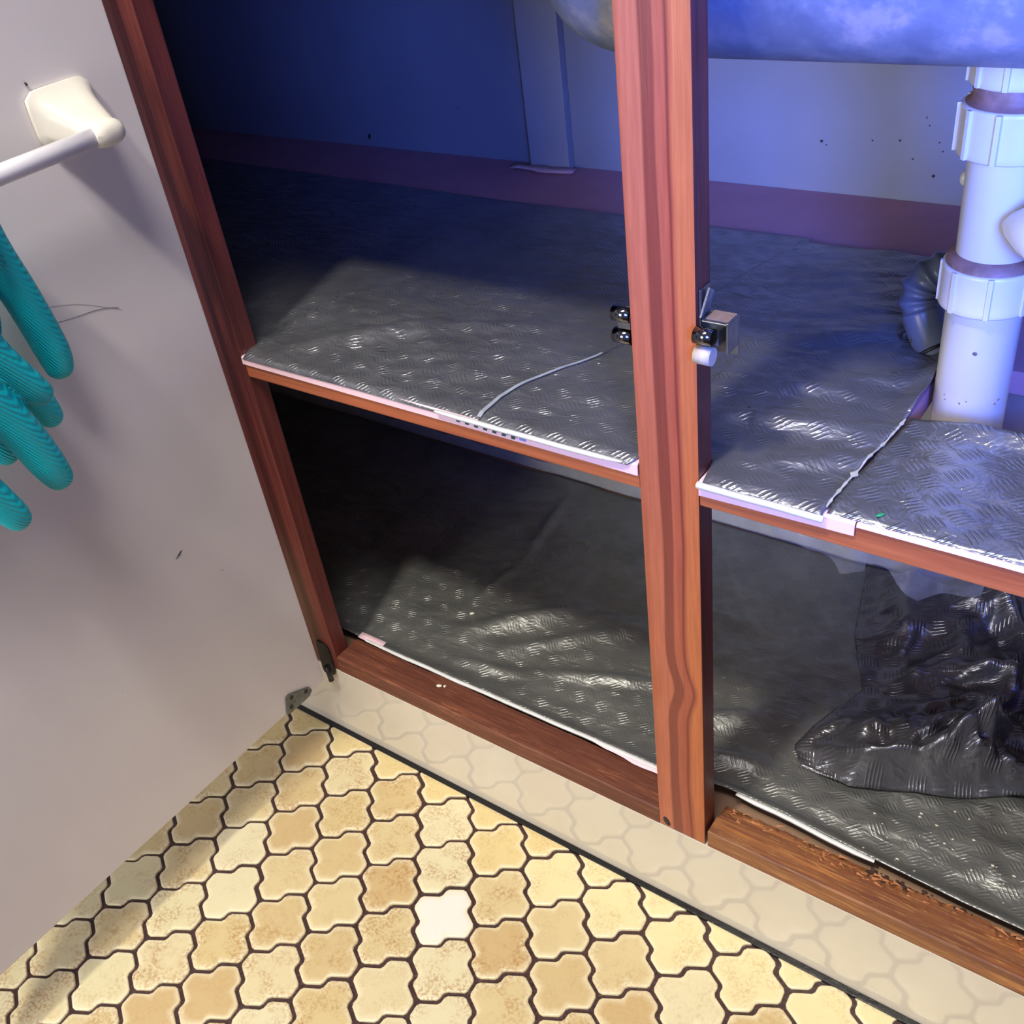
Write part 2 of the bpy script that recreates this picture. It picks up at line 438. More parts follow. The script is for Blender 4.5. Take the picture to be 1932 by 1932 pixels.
# ------------------------------------------------------------------ the cupboard
cab = thing('sink_cabinet', 'under-sink cabinet with reddish wood frame, worn sill, pink shelf and open white door', 'cabinet', (0, .2, .1065))
def cp(o, label=None):
    keep(o, cab)
    if label: o['label'] = label
    return o
XS = -.4002; ZK = .1077; ZB = .4787; ZT = .4993; ZR = .127
# centre stile: subdivided so the edge can be eased
cs = box('stile', (0, 0, ZK), (.045, .0192, .858), m_stile, bev=.0012)
cs.data.materials.append(m_stile_side)                     # darker wood material on the two side faces
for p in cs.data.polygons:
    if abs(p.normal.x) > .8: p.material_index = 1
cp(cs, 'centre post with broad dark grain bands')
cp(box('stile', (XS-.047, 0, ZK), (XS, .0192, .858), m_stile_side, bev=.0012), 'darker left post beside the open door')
cp(box('shelf_rail', (XS+.0002, .0005, ZB), (-.0002, .018, ZT-.0005), m_shelf_rail, bev=.001))
cp(box('shelf_rail', (.0452, .0005, ZB), (.62, .018, ZT-.0005), m_shelf_rail, bev=.001))
cp(box('top_rail', (XS, .0004, .82), (.62, .0188, .858), m_stile_side, bev=.001))
cp(box('stile', (.62, 0, ZK), (.665, .0192, .858), m_stile_side, bev=.0012))

bm = bmesh.new(); bmesh.ops.create_icosphere(bm, subdivisions=3, radius=1, matrix=Matrix.Translation((.0075, .0004, .1150)) @ Matrix.Rotation(-.35, 4, 'Y') @ Matrix.Diagonal((.0036, .0010, .0064, 1)))
cp(link('knot', bm, m_hole, None, True), 'dark knot at the foot of the centre post')

def sill(name, x0, x1, mat, rough_back, seed, cut=0):
    nx = int((x1-x0)/.0025); vs = []; fs = []; prof = [(.0004, ZK-.001), (.0004, ZR-.0012), (.0016, ZR), (.010, ZR), (.018, ZR), (.026, ZR), (.031, ZR), (.0355, ZR-.001), (.037, ZR-.006), (.037, ZK-.001)]
    for i in range(nx+1):
        x = x0+(x1-x0)*i/nx
        for k, (y, z) in enumerate(prof):
            if 2 <= k <= 7:
                z += .0005*noise.noise((x*40, y*200, seed))
            if k >= 5 and k < 8:
                d = max(0, noise.noise((x*14, 3.1, seed))+.25)*rough_back + rough_back*.6*abs(noise.noise((x*160, y*90, seed+2)))
                y -= d*(.6 if k == 5 else 1); z -= d*.55*(k-4)/3
            vs.append((x, y+(cut*(.5-abs(0)) if False else 0), z))
    P = len(prof)
    for i in range(nx):
        for k in range(P):
            fs.append((i*P+k, i*P+(k+1) % P, (i+1)*P+(k+1) % P, (i+1)*P+k))
    fs.append(tuple(range(P))[::-1]); fs.append(tuple(nx*P+k for k in range(P)))
    return py_mesh(name, vs, [f[::-1] for f in fs], mat)
cp(sill('sill_rail', XS+.0002, -.0003, m_sill, .0012, 5.))
cp(sill('sill_rail', .0475, .62, m_sill_r, .0072, 9.), 'orange sill with a splintered back edge')
# splinters along the torn back edge of the right sill
bm = bmesh.new(); rr = random.Random(3)
for k in range(230):
    x = rr.uniform(.052, .33); dens = .2+max(0, noise.noise((x*14, 3.1, 9.))+.3)
    if rr.random() > dens: continue
    y = .0315+rr.uniform(-.006, .005)-.004*dens; z = ZR-.001+rr.uniform(-.002, .0012)
    L = rr.uniform(.003, .009); a = rr.gauss(0, .35); wd = rr.uniform(.0005, .0014)
    d = Vector((math.cos(a), math.sin(a), rr.uniform(-.25, .3)))*L; nrm = Vector((-math.sin(a), math.cos(a), .3))*wd
    p = Vector((x, y, z)); vs = [bm.verts.new(q) for q in (p-nrm, p+nrm, p+d, p+Vector((0, 0, wd*1.5)))]
    bm.faces.new((vs[0], vs[1], vs[2])); bm.faces.new((vs[0], vs[2], vs[3])); bm.faces.new((vs[1], vs[3], vs[2])); bm.faces.new((vs[0], vs[3], vs[1]))
o = link('splinters', bm, m_splinter); o['kind'] = 'stuff'; cp(o)
bm = bmesh.new(); rr = random.Random(8)
for k in range(90):
    x = rr.uniform(.17, .26); y = .030+rr.uniform(-.004, .007)-.0; z = ZR-.0025+rr.uniform(-.002, .001)
    bmesh.ops.create_icosphere(bm, subdivisions=1, radius=rr.uniform(.0006, .0019), matrix=Matrix.Translation((x, y, z)) @ Matrix.Diagonal((1.6, 1, .5, 1)))
o = link('rotten_wood', bm, mat_plain('dark_rotten_wood', lin((58, 34, 26)), .8, .4, 300, .0008)); o['kind'] = 'stuff'; cp(o)

# shelf with the cut-out for the waste pipe, pink painted
bm = bmesh.new()
z0, z1 = ZT-.018, ZT
for a, b in (((-1.2, .0182), (.139, .5085)), ((.139, .0182), (.30, .1225)), ((.139, .215), (.30, .5085)), ((.30, .0182), (.66, .5085))):
    add_box(bm, (a[0], a[1], z0), (b[0], b[1], z1))
cp(link('shelf', bm, m_pink_board), 'pink painted shelf with a cut-out for the pipe')
cp(box('base_board', (-1.2, .0145, .094), (.66, .508, .1105), m_board, bev=0))
cp(box('back_panel', (-1.2, .420, .1105), (.66, .428, ZT-.0182), m_panel, bev=0), 'grey stained panel at the back under the shelf')
cp(box('side_panel', (-1.218, .0, .094), (-1.2, .508, .858), m_white_board, bev=0))
cp(box('side_panel', (.665, .0, .094), (.683, .508, .858), m_white_board, bev=0))
# closed neighbouring front panel left of the post, behind the open door
cp(box('front_panel', (-1.218, .0, .1077), (XS-.0475, .016, .858), m_white_board, bev=.001))

# open door, hinged on the left post
DX = -.4125
dv = thing  # noqa
door = box('door', (DX-.016, -.455, .1005), (DX, -.0145, .835), m_door, bev=.0008, seg=2)
# door leans out a touch towards its free edge
for v_ in door.data.vertices:
    v_.co.x -= (-.0145-v_.co.y)*.014
cp(door)
def dsub(o): o.parent = door; o.matrix_parent_inverse = door.matrix_basis.inverted(); return o
door_w = door
def dchild(o):
    o.parent = door; o.matrix_parent_inverse = Matrix.Translation(cab.location).inverted() @ Matrix.Identity(4)
    # door itself carries the inverse of the cabinet empty, so its world matrix is the identity
    o.matrix_parent_inverse = Matrix.Identity(4); return o
def dx(y): return DX-(-.0145-y)*.014
sc = catmull([(dx(-.1397)+.0002, -.1397, .5949), (dx(-.125)+.0002, -.125, .5925), (dx(-.105)+.0002, -.105, .590), (dx(-.0879)+.0002, -.0879, .5843)], 6)
dchild(tube('scratch', sc, .00016, m_hair, seg=5))
sc = catmull([(dx(-.142)+.0001, -.142, .6085), (dx(-.12)+.0001, -.12, .6010), (dx(-.10)+.0001, -.10, .590), (dx(-.086)+.0001, -.086, .581)], 6)
dchild(tube('scratch', sc, .00009, m_hair, seg=5))
bm = bmesh.new()
for (dy, dz, l, wdt) in ((0, 0, .0075, .0007), (.0012, .0014, .0045, .0005), (-.0016, -.0006, .004, .0005)):
    add_tube(bm, [(dx(-.12)+.0001, -.1215+dy, .3535+dz), (dx(-.12)+.0002, -.1215+dy+l*.45, .3535+dz+l*.2), (dx(-.12)+.0001, -.1215+dy+l, .3535+dz+l*.55)], [wdt*.3, wdt, wdt*.2], 6)
dchild(link('scuff_mark', bm, m_scuff))

# hinge: one leaf screwed on the door corner, the other on the post
def plate(name, pts, nrm, th, mat, parent, holes, hr=.0026):
    pts = [Vector(p) for p in pts]; nv = Vector(nrm)*th; n = len(pts)
    cc = sum(pts, Vector())/n
    r2 = []
    for i in range(n):
        a, b = pts[i], pts[(i+1) % n]; r2 += [a.lerp(b, .12), a.lerp(b, .88)]
    pts = r2; n = len(pts)
    vs = pts+[p+nv for p in pts]
    fs = [tuple(range(n)), tuple(range(2*n-1, n-1, -1))]+[(k, k+n, (k+1) % n+n, (k+1) % n) for k in range(n)]
    o = py_mesh(name, vs, fs, mat); bm = bmesh.new(); bm.from_mesh(o.data); bmesh.ops.recalc_face_normals(bm, faces=bm.faces); bm.to_mesh(o.data); bm.free()
    keep(o, parent)
    for h in holes:
        s_ = tube('screw', [Vector(h)+nv*.9, Vector(h)+nv*1.25, Vector(h)+nv*1.5], [hr, hr, hr*.7], m_hole, None, 14)
        s_.parent = o
    return o
h1 = plate('hinge_leaf', [(dx(-.066)+.0002, -.0672, .1240), (dx(-.037)+.0002, -.0370, .1100), (dx(-.034)+.0002, -.0345, .1035), (dx(-.036)+.0002, -.040, .0985), (dx(-.072)+.0002, -.0740, .0985)],
           (1, 0, 0), .0016, m_zinc, cab, [(dx(-.06)+.0002, -.0615, .1165), (dx(-.06)+.0002, -.0655, .1055), (dx(-.042)+.0002, -.0425, .1082)])
h1['label'] = 'grey three-hole hinge leaf on the bottom corner of the door'
h2 = plate('hinge_leaf', [(-.4250, -.0002, .1440), (-.4105, -.0002, .1440), (-.4065, -.0002, .1385), (-.4062, -.0002, .1045), (-.4105, -.0002, .0965), (-.4280, -.0002, .0935)],
           (0, -1, 0), .0016, m_blackmetal, cab, [(-.4155, 0, .134), (-.4150, 0, .122)], .0022)
h2['label'] = 'black hinge leaf on the left post'
cp(tube('hinge_pin', [(-.4085, -.0085, .096), (-.4085, -.0085, .118)], .0032, m_blackmetal, seg=14))

# double roller catches on the centre post
def catch(sx, label):
    x0 = .045 if sx > 0 else 0
    def X(d): return x0+sx*d*(1. if sx > 0 else .70)
    bm = bmesh.new()
    def b2(a, b, bev=.0005):
        add_box(bm, (min(a[0], b[0]), a[1], a[2]), (max(a[0], b[0]), b[1], b[2]), bev)
    b2((X(0), .0035, .590), (X(.0012), .0175, .632))            # screwed wing
    b2((X(0), .012, .590), (X(.0215 if sx > 0 else .010), .0135, .616))
    if sx > 0:
        b2((X(.0195), -.001, .5965), (X(.0212), .0135, .6165))      # outer cheek
        b2((X(.004), -.001, .6145), (X(.0212), .0135, .6158))
    b2((X(.001), .001, .5990), (X(.014), .0115, .6085))
    o = cp(link('roller_catch', bm, m_steel), label)
    if sx < 0:
        for z_ in (.6075, .5925):
            p = tube('roller', [(X(.0015), .004, z_), (X(.0200), .004, z_)], .0050, m_chrome, None, 24); p.parent = o
        return o
    # pointed wing above
    vs = [(X(.0005), .003, .615), (X(.0005), .0145, .615), (X(.0045), .013, .629), (X(.0035), .009, .632), (X(.0018), .003, .615), (X(.0018), .0145, .615), (X(.0058), .013, .629), (X(.0048), .009, .632)]
    fs = [(0, 1, 2, 3), (4, 7, 6, 5), (0, 4, 5, 1), (1, 5, 6, 2), (2, 6, 7, 3), (3, 7, 4, 0)]
    p = py_mesh('catch_wing', vs, fs, m_zinc); p.parent = o
    if sx > 0: p = box('cheek_cap', (min(X(.006), X(.0205)), .001, .6158), (max(X(.006), X(.0205)), .0125, .6168), m_tan, bev=.0003); p.parent = o
    p = tube('roller', [(X(.0015), -.004, .6075), (X(.0135), -.004, .6075)], .0052, m_chrome, None, 24); p.parent = o
    p = tube('roller', [(X(.0015), -.0035, .5945), (X(.0125), -.0035, .5945)], .0056 if sx > 0 else .0045, m_roller if sx > 0 else m_chrome, None, 24); p.parent = o
    if sx > 0: p['label'] = 'ivory lower roller'
    return o
catch(1, 'steel roller catch on the right side of the centre post')
catch(-1, 'dark roller catch on the left side of the centre post')

# benchtop over the cabinet
bt = box('benchtop', (-1.22, -.012, .8585), (1.3, .5085, .890), m_bench, bev=.003)
tag(bt, 'cream benchtop resting on top of the sink cabinet', 'benchtop')

# ------------------------------------------------------------------ sheets
def interp(pts, x):
    if x <= pts[0][0]: return pts[0][1]
    for a, b in zip(pts, pts[1:]):
        if x <= b[0]: return a[1]+(b[1]-a[1])*(x-a[0])/(b[0]-a[0])
    return pts[-1][1]
def sheet(name, x0, x1, y0f, y1f, res, zf, mat, th=.0009, xl=None, xr=None, label=None, cat='plastic sheet', uvrot=0):
    ny = 1+int(max(2, (max(y1f(x0), y1f(x1), y1f((x0+x1)/2))-min(y0f(x0), y0f(x1)))/res)); nx = 1+int((x1-x0)/res)
    vs = []; fs = []; uv = []
    for j in range(ny+1):
        tj = j/ny
        for i in range(nx+1):
            ti = i/nx
            yy = y0f(x0)+(y1f(x0)-y0f(x0))*tj
            xa = xl(yy) if xl else x0; xb = xr(yy) if xr else x1
            x = xa+(xb-xa)*ti
            y = y0f(x)+(y1f(x)-y0f(x))*tj
            r_ = zf(x, y)
            vs.append(r_ if hasattr(r_, '__len__') else (x, y, r_)); uv.append((x, y))
    for j in range(ny):
        for i in range(nx):
            a = j*(nx+1)+i; fs.append((a, a+1, a+nx+2, a+nx+1))
    o = py_mesh(name, vs, fs, mat, None, True)
    l = o.data.uv_layers.new(name='flat')
    for lp in o.data.loops: l.data[lp.index].uv = uv[lp.vertex_index]
    mo = o.modifiers.new('thickness', 'SOLIDIFY'); mo.thickness = th; mo.offset = 1
    if label: tag(o, label, cat)
    return o
def N(x, y, z=0): return noise.noise((x, y, z))
def ridge(x, y, z=0, o=3):
    s_ = 0; a = 1; f = 1
    for k in range(o):
        s_ += a*(1-abs(noise.noise((x*f, y*f, z+k*7)))*2.2); a *= .5; f *= 2.1
    return s_/1.75
def crease(x, y, x1, y1, x2, y2, w_, h):
    dx_, dy_ = x2-x1, y2-y1; L2 = dx_*dx_+dy_*dy_
    t_ = ((x-x1)*dx_+(y-y1)*dy_)/L2; tc = min(1, max(0, t_))
    d = math.hypot(x-x1-tc*dx_, y-y1-tc*dy_)
    return h*math.exp(-(d/w_)**2)*(math.sin(math.pi*min(1, max(0, tc*.9+.05))))
ZS = ZT+.0008
def zmid(x, y):
    d = max(0, y-.01); k = min(1, d/.03)
    wv_ = N(x*7+y*5, y*40-x*13, 2.)*.0044+N(x*14+4, y*76-x*28, 5.)*.0016
    right = min(1, max(0, (x+.06)/.12))
    z = ZS+.0016+wv_*(.35+.9*right)*k
    z += crease(x, y, .0, .075, .139, .092, .006, .0030)+crease(x, y, -.02, .13, .138, .135, .005, .0024)+crease(x, y, .02, .175, .11, .20, .005, .002)
    z += crease(x, y, .085, .058, .139, .085, .0035, .003)
    if x > .128 and y > .10: z += (x-.128)*.55*min(1, (y-.10)/.03)
    if y < .004: z -= (.004-y)*.5
    return max(z, ZS+.0002) if y > .003 else z
def zleft(x, y):
    k = min(1, max(0, y-.006)/.02)
    m_ = math.exp(-((x+.27)/.10)**2-((y-.075)/.075)**2)
    z = ZS+.0012+(ridge(x*30+y*9, y*62-x*12, 3.)-.35)*.0060*(.10+m_)*k + N(x*9, y*20, 8.)*.0009
    z += crease(x, y, -.36, .03, -.25, .115, .012, .006)*k+crease(x, y, -.25, .115, -.17, .14, .008, .004)
    if y < .004: z -= (.004-y)*.6
    return max(z, ZS+.0002) if y > .003 else z
def zright(x, y):
    z = ZS+.0022+N(x*11+y*8, y*34, 12.)*.0018*min(1, y/.03)+N(x*45, y*90+x*30, 14.)*.0007
    z += .006*math.exp(-((y-.121)/.012)**2)*min(1, max(0, (x-.15)/.03))
    if y < .010: z -= (.010-y)*.35
    return max(z, ZS+.0002) if y > .004 else z
seamL = [(0, -.136), (.03, -.137), (.06, -.129), (.09, -.115), (.115, -.101), (.16, -.088), (.386, -.04)]
sA = sheet('tread_sheet', -1.15, -.135, lambda x: -.002 if x > XS else .0215, lambda x: .386+.012*min(1, max(0, -(x+.45)/.45)), .0055, zleft, m_sheet,
      xr=lambda y: interp(seamL, y)+.004, label='black tread-pattern plastic sheet covering the shelf left of the curved seam')
seamR = [(0, .129), (.0127, .1296), (.126, .1412), (.20, .141), (.386, .135)]
MF = [(-.004, -.0035), (-.0005, .0205), (.0455, .0205), (.049, -.0035)]
sB = sheet('tread_sheet', -.135, .13, lambda x: interp(MF, x), lambda x: .377+.004*N(x*9, 1), .0035, lambda x, y: zmid(x, y)+.0006, m_sheet,
      xl=lambda y: interp(seamL, y), xr=lambda y: interp(seamR, y), label='black tread-pattern plastic sheet on shelf, wide middle piece behind centre post')
sC = sheet('tread_sheet', .131, .60, lambda x: .0015, lambda x: .121-.02*min(1, max(0, x-.19)*2), .0035, zright, m_sheet_r,
      xl=lambda y: interp(seamR, y)+.0015, label='glossy black tread-pattern plastic sheet in front of the white pipe')
# pale edges along the cut lines
def strip(name, pts, w1, mat, parent, zup=.0, tint=None, th=.0006):
    vs = []; fs = []
    for i, (p, wv_) in enumerate(pts):
        p = Vector(p); q = Vector(pts[min(i+1, len(pts)-1)][0]); r_ = Vector(pts[max(i-1, 0)][0])
        tdir = (q-r_).normalized(); nrm = Vector((-tdir.y, tdir.x, 0)).normalized()*wv_*w1
        vs += [p-nrm, p+nrm, p+nrm-Vector((0, 0, th)), p-nrm-Vector((0, 0, th))]
    for i in range(len(pts)-1):
        a = i*4
        for k in range(4): fs.append((a+k, a+4+k, a+4+(k+1) % 4, a+(k+1) % 4))
    fs += [(0, 1, 2, 3), tuple(len(vs)-4+k for k in (3, 2, 1, 0))]
    o = py_mesh(name, vs, fs, mat)
    if parent: o.parent = parent
    bm = bmesh.new(); bm.from_mesh(o.data); bmesh.ops.recalc_face_normals(bm, faces=bm.faces); bm.to_mesh(o.data); bm.free()
    return o
m_seam = mat_plain('greyish_sheet_edge', lin((150, 156, 162)), .45, .15, 90)
pts = []
for k in range(26):
    y = .0005+.118*k/25; x = interp(seamL, y)
    pts.append(((x, y, zmid(x, y)+.0030), 1.0-.6*k/25))
strip('sheet_edge', pts, .0019, m_seam, sB)
pts = []
for k in range(40):
    y = .003+.110*k/39; x = interp(seamR, y)+.0005
    pts.append(((x, y, max(zmid(x, y), zright(x, y))+.0026), .25+1.0*max(0, N(k*.42, 4.))*2.2))
strip('sheet_edge', pts, .0019, mat_plain('cream_sheet_edge', lin((170, 172, 160)), .45, .12, 90), sC)
# turned-down front lip strips of the sheets, in a pale colour
def lip(name, x0, x1, y, ztop, zbot, mat, parent, out=.0025, n=60, wob=.0003, seed=0, taper=True):
    vs = []; fs = []
    for i in range(n+1):
        x = x0+(x1-x0)*i/n; kk = 1
        if taper: kk = min(1, 6*i/n+.15, 6*(n-i)/n+.15)
        e = N(x*120, seed)*wob; g = y+N(x*25, seed+3)*.0006
        zt = ztop+e; zb = zt-(ztop-zbot)*kk
        vs += [(x, g, zt), (x, g-out, (zt*.65+zb*.35)), (x, g-out*1.05, zb), (x, g-out*1.05+.0007, zb), (x, g+.0004, zt-.0007)]
    for i in range(n):
        for k in range(5): fs.append((i*5+k, (i+1)*5+k, (i+1)*5+(k+1) % 5, i*5+(k+1) % 5))
    o = py_mesh(name, vs, fs, mat, parent, True)
    bm = bmesh.new(); bm.from_mesh(o.data); bmesh.ops.recalc_face_normals(bm, faces=bm.faces); bm.to_mesh(o.data); bm.free()
    return o
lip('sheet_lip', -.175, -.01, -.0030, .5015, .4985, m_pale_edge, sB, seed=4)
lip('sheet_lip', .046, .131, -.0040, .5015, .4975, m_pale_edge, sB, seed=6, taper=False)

# pink liner paper under the sheets, hanging over the shelf edge
def liner(name, x0, x1, ztop, zb0, zb1, label, ybk=.05, seed=0):
    n = 50; vs = []; fs = []
    for i in range(n+1):
        t_ = i/n; x = x0+(x1-x0)*t_; zb = zb0+(zb1-zb0)*t_+N(x*60, seed)*.0002
        vs += [(x, ybk, ztop), (x, .0, ztop), (x, -.0013, ztop-.0012), (x, -.0015, zb), (x, -.0009, zb), (x, -.0005, ztop-.0015), (x, .0006, ztop-.0004), (x, ybk, ztop-.0004)]
    for i in range(n):
        for k in range(8): fs.append((i*8+k, (i+1)*8+k, (i+1)*8+(k+1) % 8, i*8+(k+1) % 8))
    fs += [tuple(range(8))[::-1], tuple(n*8+k for k in range(8))]
    o = py_mesh(name, vs, fs, m_pink)
    bm = bmesh.new(); bm.from_mesh(o.data); bmesh.ops.recalc_face_normals(bm, faces=bm.faces); bm.to_mesh(o.data); bm.free()
    return tag(o, label, 'shelf liner')
liner('pink_liner', XS+.0005, -.0003, ZT+.0006, .4925, .4905, 'pink paper liner strip folded over the shelf edge left of centre post', seed=1)
liner('pink_liner', .0455, .1490, ZT+.0006, .4885, .4905, 'short pink paper liner strip with cut end right of centre post', seed=2)
liner('pink_liner', .1500, .61, ZT+.0006, .4975, .4975, 'thin pink liner edge along the shelf right of the cut strip', seed=3)
# blue and green printed scrap peeping out at the seam
bm = bmesh.new()
for k in range(7):
    add_box(bm, (-.155+k*.0085, -.0046, .4965-.0003*k), (-.1515+k*.0085, -.0040, .4995-.0003*k), .0002)
o = link('printed_marks', bm, mat_plain('dark_green_print', lin((30, 70, 70)), .4)); o.parent = sA
bm = bmesh.new(); add_box(bm, (-.0985, -.0022, .4935), (-.0930, -.0017, .4970), .0002)
o = link('printed_marks', bm, mat_plain('blue_print', lin((120, 140, 215)), .4)); o.parent = sA

# lower sheet on the cabinet floor
ZF = .1108
lowfront = [(-.41, .0385), (-.39, .0375), (-.25, .0385), (-.17, .0395), (-.02, .0410), (.04, .050), (.09, .050), (.17, .0445), (.25, .0405), (.40, .0385)]
def zlow(x, y):
    f = interp(lowfront, x); d = y-f
    z = ZF+.0018+ridge(x*7+y*4, y*19-x*8, 21., 2)*.0028+N(x*4, y*6, 5.)*.002+N(x*30+y*12, y*60-x*30, 9)*.0007
    z = ZF+.0008+max(0, z-ZF-.0008)*min(1, d/.03)
    z += .0158*math.exp(-(d/.011)**2)*1.0
    # folds
    for a in ((-.344, .39, -.319, .24, .006, .005), (-.319, .24, -.33, .145, .005, .004), (-.317, .105, -.205, .205, .012, .009), (-.20, .195, -.13, .205, .010, .006),
              (-.26, .10, -.14, .20, .009, .006), (-.28, .05, -.10, .075, .008, .004), (-.22, .09, -.06, .15, .007, .006), (-.05, .10, .04, .16, .010, .008), (-.02, .08, .06, .10, .008, .007),
              (-.30, .07, -.18, .09, .006, .005), (-.12, .26, -.02, .27, .010, .004)):
        z += crease(x, y, *a)
    # pushed-up right side
    if x > .02: z += .010*min(1, (x-.02)/.1)*max(0, ridge(x*12, y*12, 31., 2)-.2)*min(1, d/.04)
    return z
sD = sheet('tread_sheet', XS-.6, .45, lambda x: interp(lowfront, x), lambda x: .412+.006*N(x*5, 2), .0042, zlow, m_sheet_low,
      label='wrinkled charcoal tread-pattern plastic sheet covering the cabinet floor under the shelf')
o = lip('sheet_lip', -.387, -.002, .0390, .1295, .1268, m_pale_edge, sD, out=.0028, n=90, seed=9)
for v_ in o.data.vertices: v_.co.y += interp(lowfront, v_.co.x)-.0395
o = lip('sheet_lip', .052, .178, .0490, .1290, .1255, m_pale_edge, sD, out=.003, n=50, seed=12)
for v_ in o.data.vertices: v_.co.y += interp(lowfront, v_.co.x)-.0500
def flat_strip(name, pts_top, pts_bot, mat, th=.0005):
    n = len(pts_top); vs = [Vector(p) for p in pts_top]+[Vector(p) for p in pts_bot]
    fs = [(i, i+1, n+i+1, n+i) for i in range(n-1)]
    o = py_mesh(name, vs, fs, mat, None, True); mo = o.modifiers.new('thickness', 'SOLIDIFY'); mo.thickness = th; mo.offset = 0
    return o
o = flat_strip('pink_liner', [(-.4001+.012*k, .0445, .1288) for k in range(4)], [(-.4001+.012*k, .0365-.0004*k, .1276) for k in range(4)], m_pink)
tag(o, 'small pink liner corner at the left end of the worn sill', 'shelf liner')
o = flat_strip('pink_liner', [(-.110+.0108*k, .0415, .1277+.0002*math.sin(k*2.)) for k in range(11)], [(-.110+.0108*k, .0385-.0055*min(1, k/6.)+.0006*math.sin(k*1.7), .1276) for k in range(11)], m_pink)
tag(o, 'torn pink liner strip under the lower sheet left of the centre post foot', 'shelf liner')

# crumpled heap of the same plastic at the right
HL = [(.08, .120), (.10, .095), (.130, .072), (.17, .080), (.23, .100), (.30, .066), (.41, .040)]
def heap_xyz(x, y):
    e = min(1, max(0, (x-interp(HL, y))/.045))*min(1, max(0, (.46-x)/.05))*min(1, max(0, (y-.108-max(0, x-.13)*.42)/.025))*min(1, max(0, (.412-y)/.02))
    wx, wy = x+N(x*7, y*7, 71.)*.03, y+N(x*7, y*7, 81.)*.03
    big = N(wx*6.5, wy*6.5, 91.)
    r_ = 1-abs(N(wx*13, wy*11, 41.))*2.6
    h = .006+e*(.020+.022*big+.016*max(0, r_))
    h += crease(x, y, .150, .400, .215, .330, .013, .040)+crease(x, y, .215, .330, .262, .215, .013, .046)+crease(x, y, .125, .375, .19, .345, .010, .012)
    h += crease(x, y, .060, .118, .105, .175, .006, .022)+crease(x, y, .115, .110, .175, .150, .009, .030)+crease(x, y, .175, .150, .232, .225, .010, .040)
    h += crease(x, y, .160, .270, .205, .285, .007, .020)+crease(x, y, .185, .315, .215, .260, .006, .018)+crease(x, y, .105, .112, .135, .100, .005, .014)
    h -= .022*math.exp(-((x-.118)/.035)**2-((y-.262)/.075)**2)
    cr = abs(N(wx*26, wy*24, 44.)); h += e*.006*(1-min(1, cr*4))
    nf = math.exp(-((x-.20)/.07)**2-((y-.17)/.05)**2); h += e*nf*.016*(1-min(1, abs(N(x*38+y*20, y*34, 66.))*3.2))
    # fold-over of the ridges gives overhang
    g = N(x*9, y*9, 51.)*.012*e
    z = zlow(x, y)+.0012+max(0., h)*(.10+.90*e)
    return (x+g+.25*(z-ZF)*e*.6, y-.30*(z-ZF)*e*.6, z)
sE = sheet('crumpled_sheet', .03, .46, lambda x: .112+max(0, x-.13)*.42+.008*N(x*17, 7.), lambda x: .411, .0030, heap_xyz, m_sheet_heap, xl=lambda y: interp(HL, y),
      label='crumpled black plastic sheet heaped up at the right end under the shelf')
# clear film hanging behind it
def film(name, x0, x1, zt, zb, y, seed, label):
    nx, nz = 26, 26; vs = []; fs = []
    for j in range(nz+1):
        for i in range(nx+1):
            tx, tz = i/nx, j/nz
            zbb = zb+.028*abs(math.sin(tx*3.0+seed))-.012*tx
            x = x0+(x1-x0)*tx+N(tz*3, seed)*.01; z = zt+(zbb-zt)*tz
            vs.append((x, y+N(x*30, z*30, seed)*.018-.03*tz*tz, z))
    for j in range(nz):
        for i in range(nx):
            a = j*(nx+1)+i; fs.append((a, a+1, a+nx+2, a+nx+1))
    o = py_mesh(name, vs, fs, m_film, None, True)
    return tag(o, label, 'plastic film')
film('clear_film', .035, .175, ZB+.0015, .186, .345, 1.3, 'large cloudy clear plastic film hanging under the shelf above the crumpled sheet')
film('clear_film', -.045, .055, ZB+.0015, .150, .385, 4.1, 'narrow cloudy plastic film hanging against the grey back panel')
# pink offcut stuck at the back left
pts_t = [(-.72+.0115*k, .4165, .1660-.0004*k+.0012*math.sin(k)) for k in range(31)]
pts_b = [(-.72+.0116*k, .409+.002*math.sin(k*1.3), .1360+.0016*math.sin(k*.9)) for k in range(31)]
o = flat_strip('pink_liner', pts_t, pts_b, mat_plain('dusty_pink_liner', lin((176, 140, 148)), .7, .12, 60, .001)); tag(o, 'wrinkled dusky pink liner strip low on the back panel at left', 'shelf liner')
# wrinkled paper tail below the batten
o = flat_strip('paper_scrap', [(-.452+.011*k, .496, .5022+.0008*math.sin(k*2.1)) for k in range(9)], [(-.448+.011*k, .478+.003*math.sin(k), .5012+.0012*abs(math.sin(k*1.4))) for k in range(9)],
               mat_plain('torn_pink_paper', lin((206, 168, 172)), .6, .1, 60)); tag(o, 'torn pink paper scrap on shelf at the foot of the white batten', 'paper')

# crumbs and flecks
def fleck(name, p, r_, mat, label, s_=(1, 1, .5), rot=0):
    bm = bmesh.new(); bmesh.ops.create_icosphere(bm, subdivisions=2, radius=r_, matrix=Matrix.Rotation(rot, 4, 'Z') @ Matrix.Diagonal((*s_, 1)))
    for v_ in bm.verts: v_.co *= 1+.25*N(v_.co.x*900, v_.co.y*900, v_.co.z*900)
    o = link(name, bm, mat); o.location = p; return tag(o, label, 'crumb')
fleck('crumb', (-.2711, .022, ZR+.0009), .0022, m_crumb, 'white crumb pair lying on the worn sill left of centre post', (1.5, .8, .5), .4)
fleck('crumb', (-.2655, .0245, ZR+.0007), .0015, m_crumb, 'smaller white crumb beside the crumb pair on the sill')
fleck('crumb', (-.3185, .139, zlow(-.3185, .139)+.0015), .0022, m_crumb, 'pale crumb on the dark lower sheet at left', (1.4, .8, .5), .7)
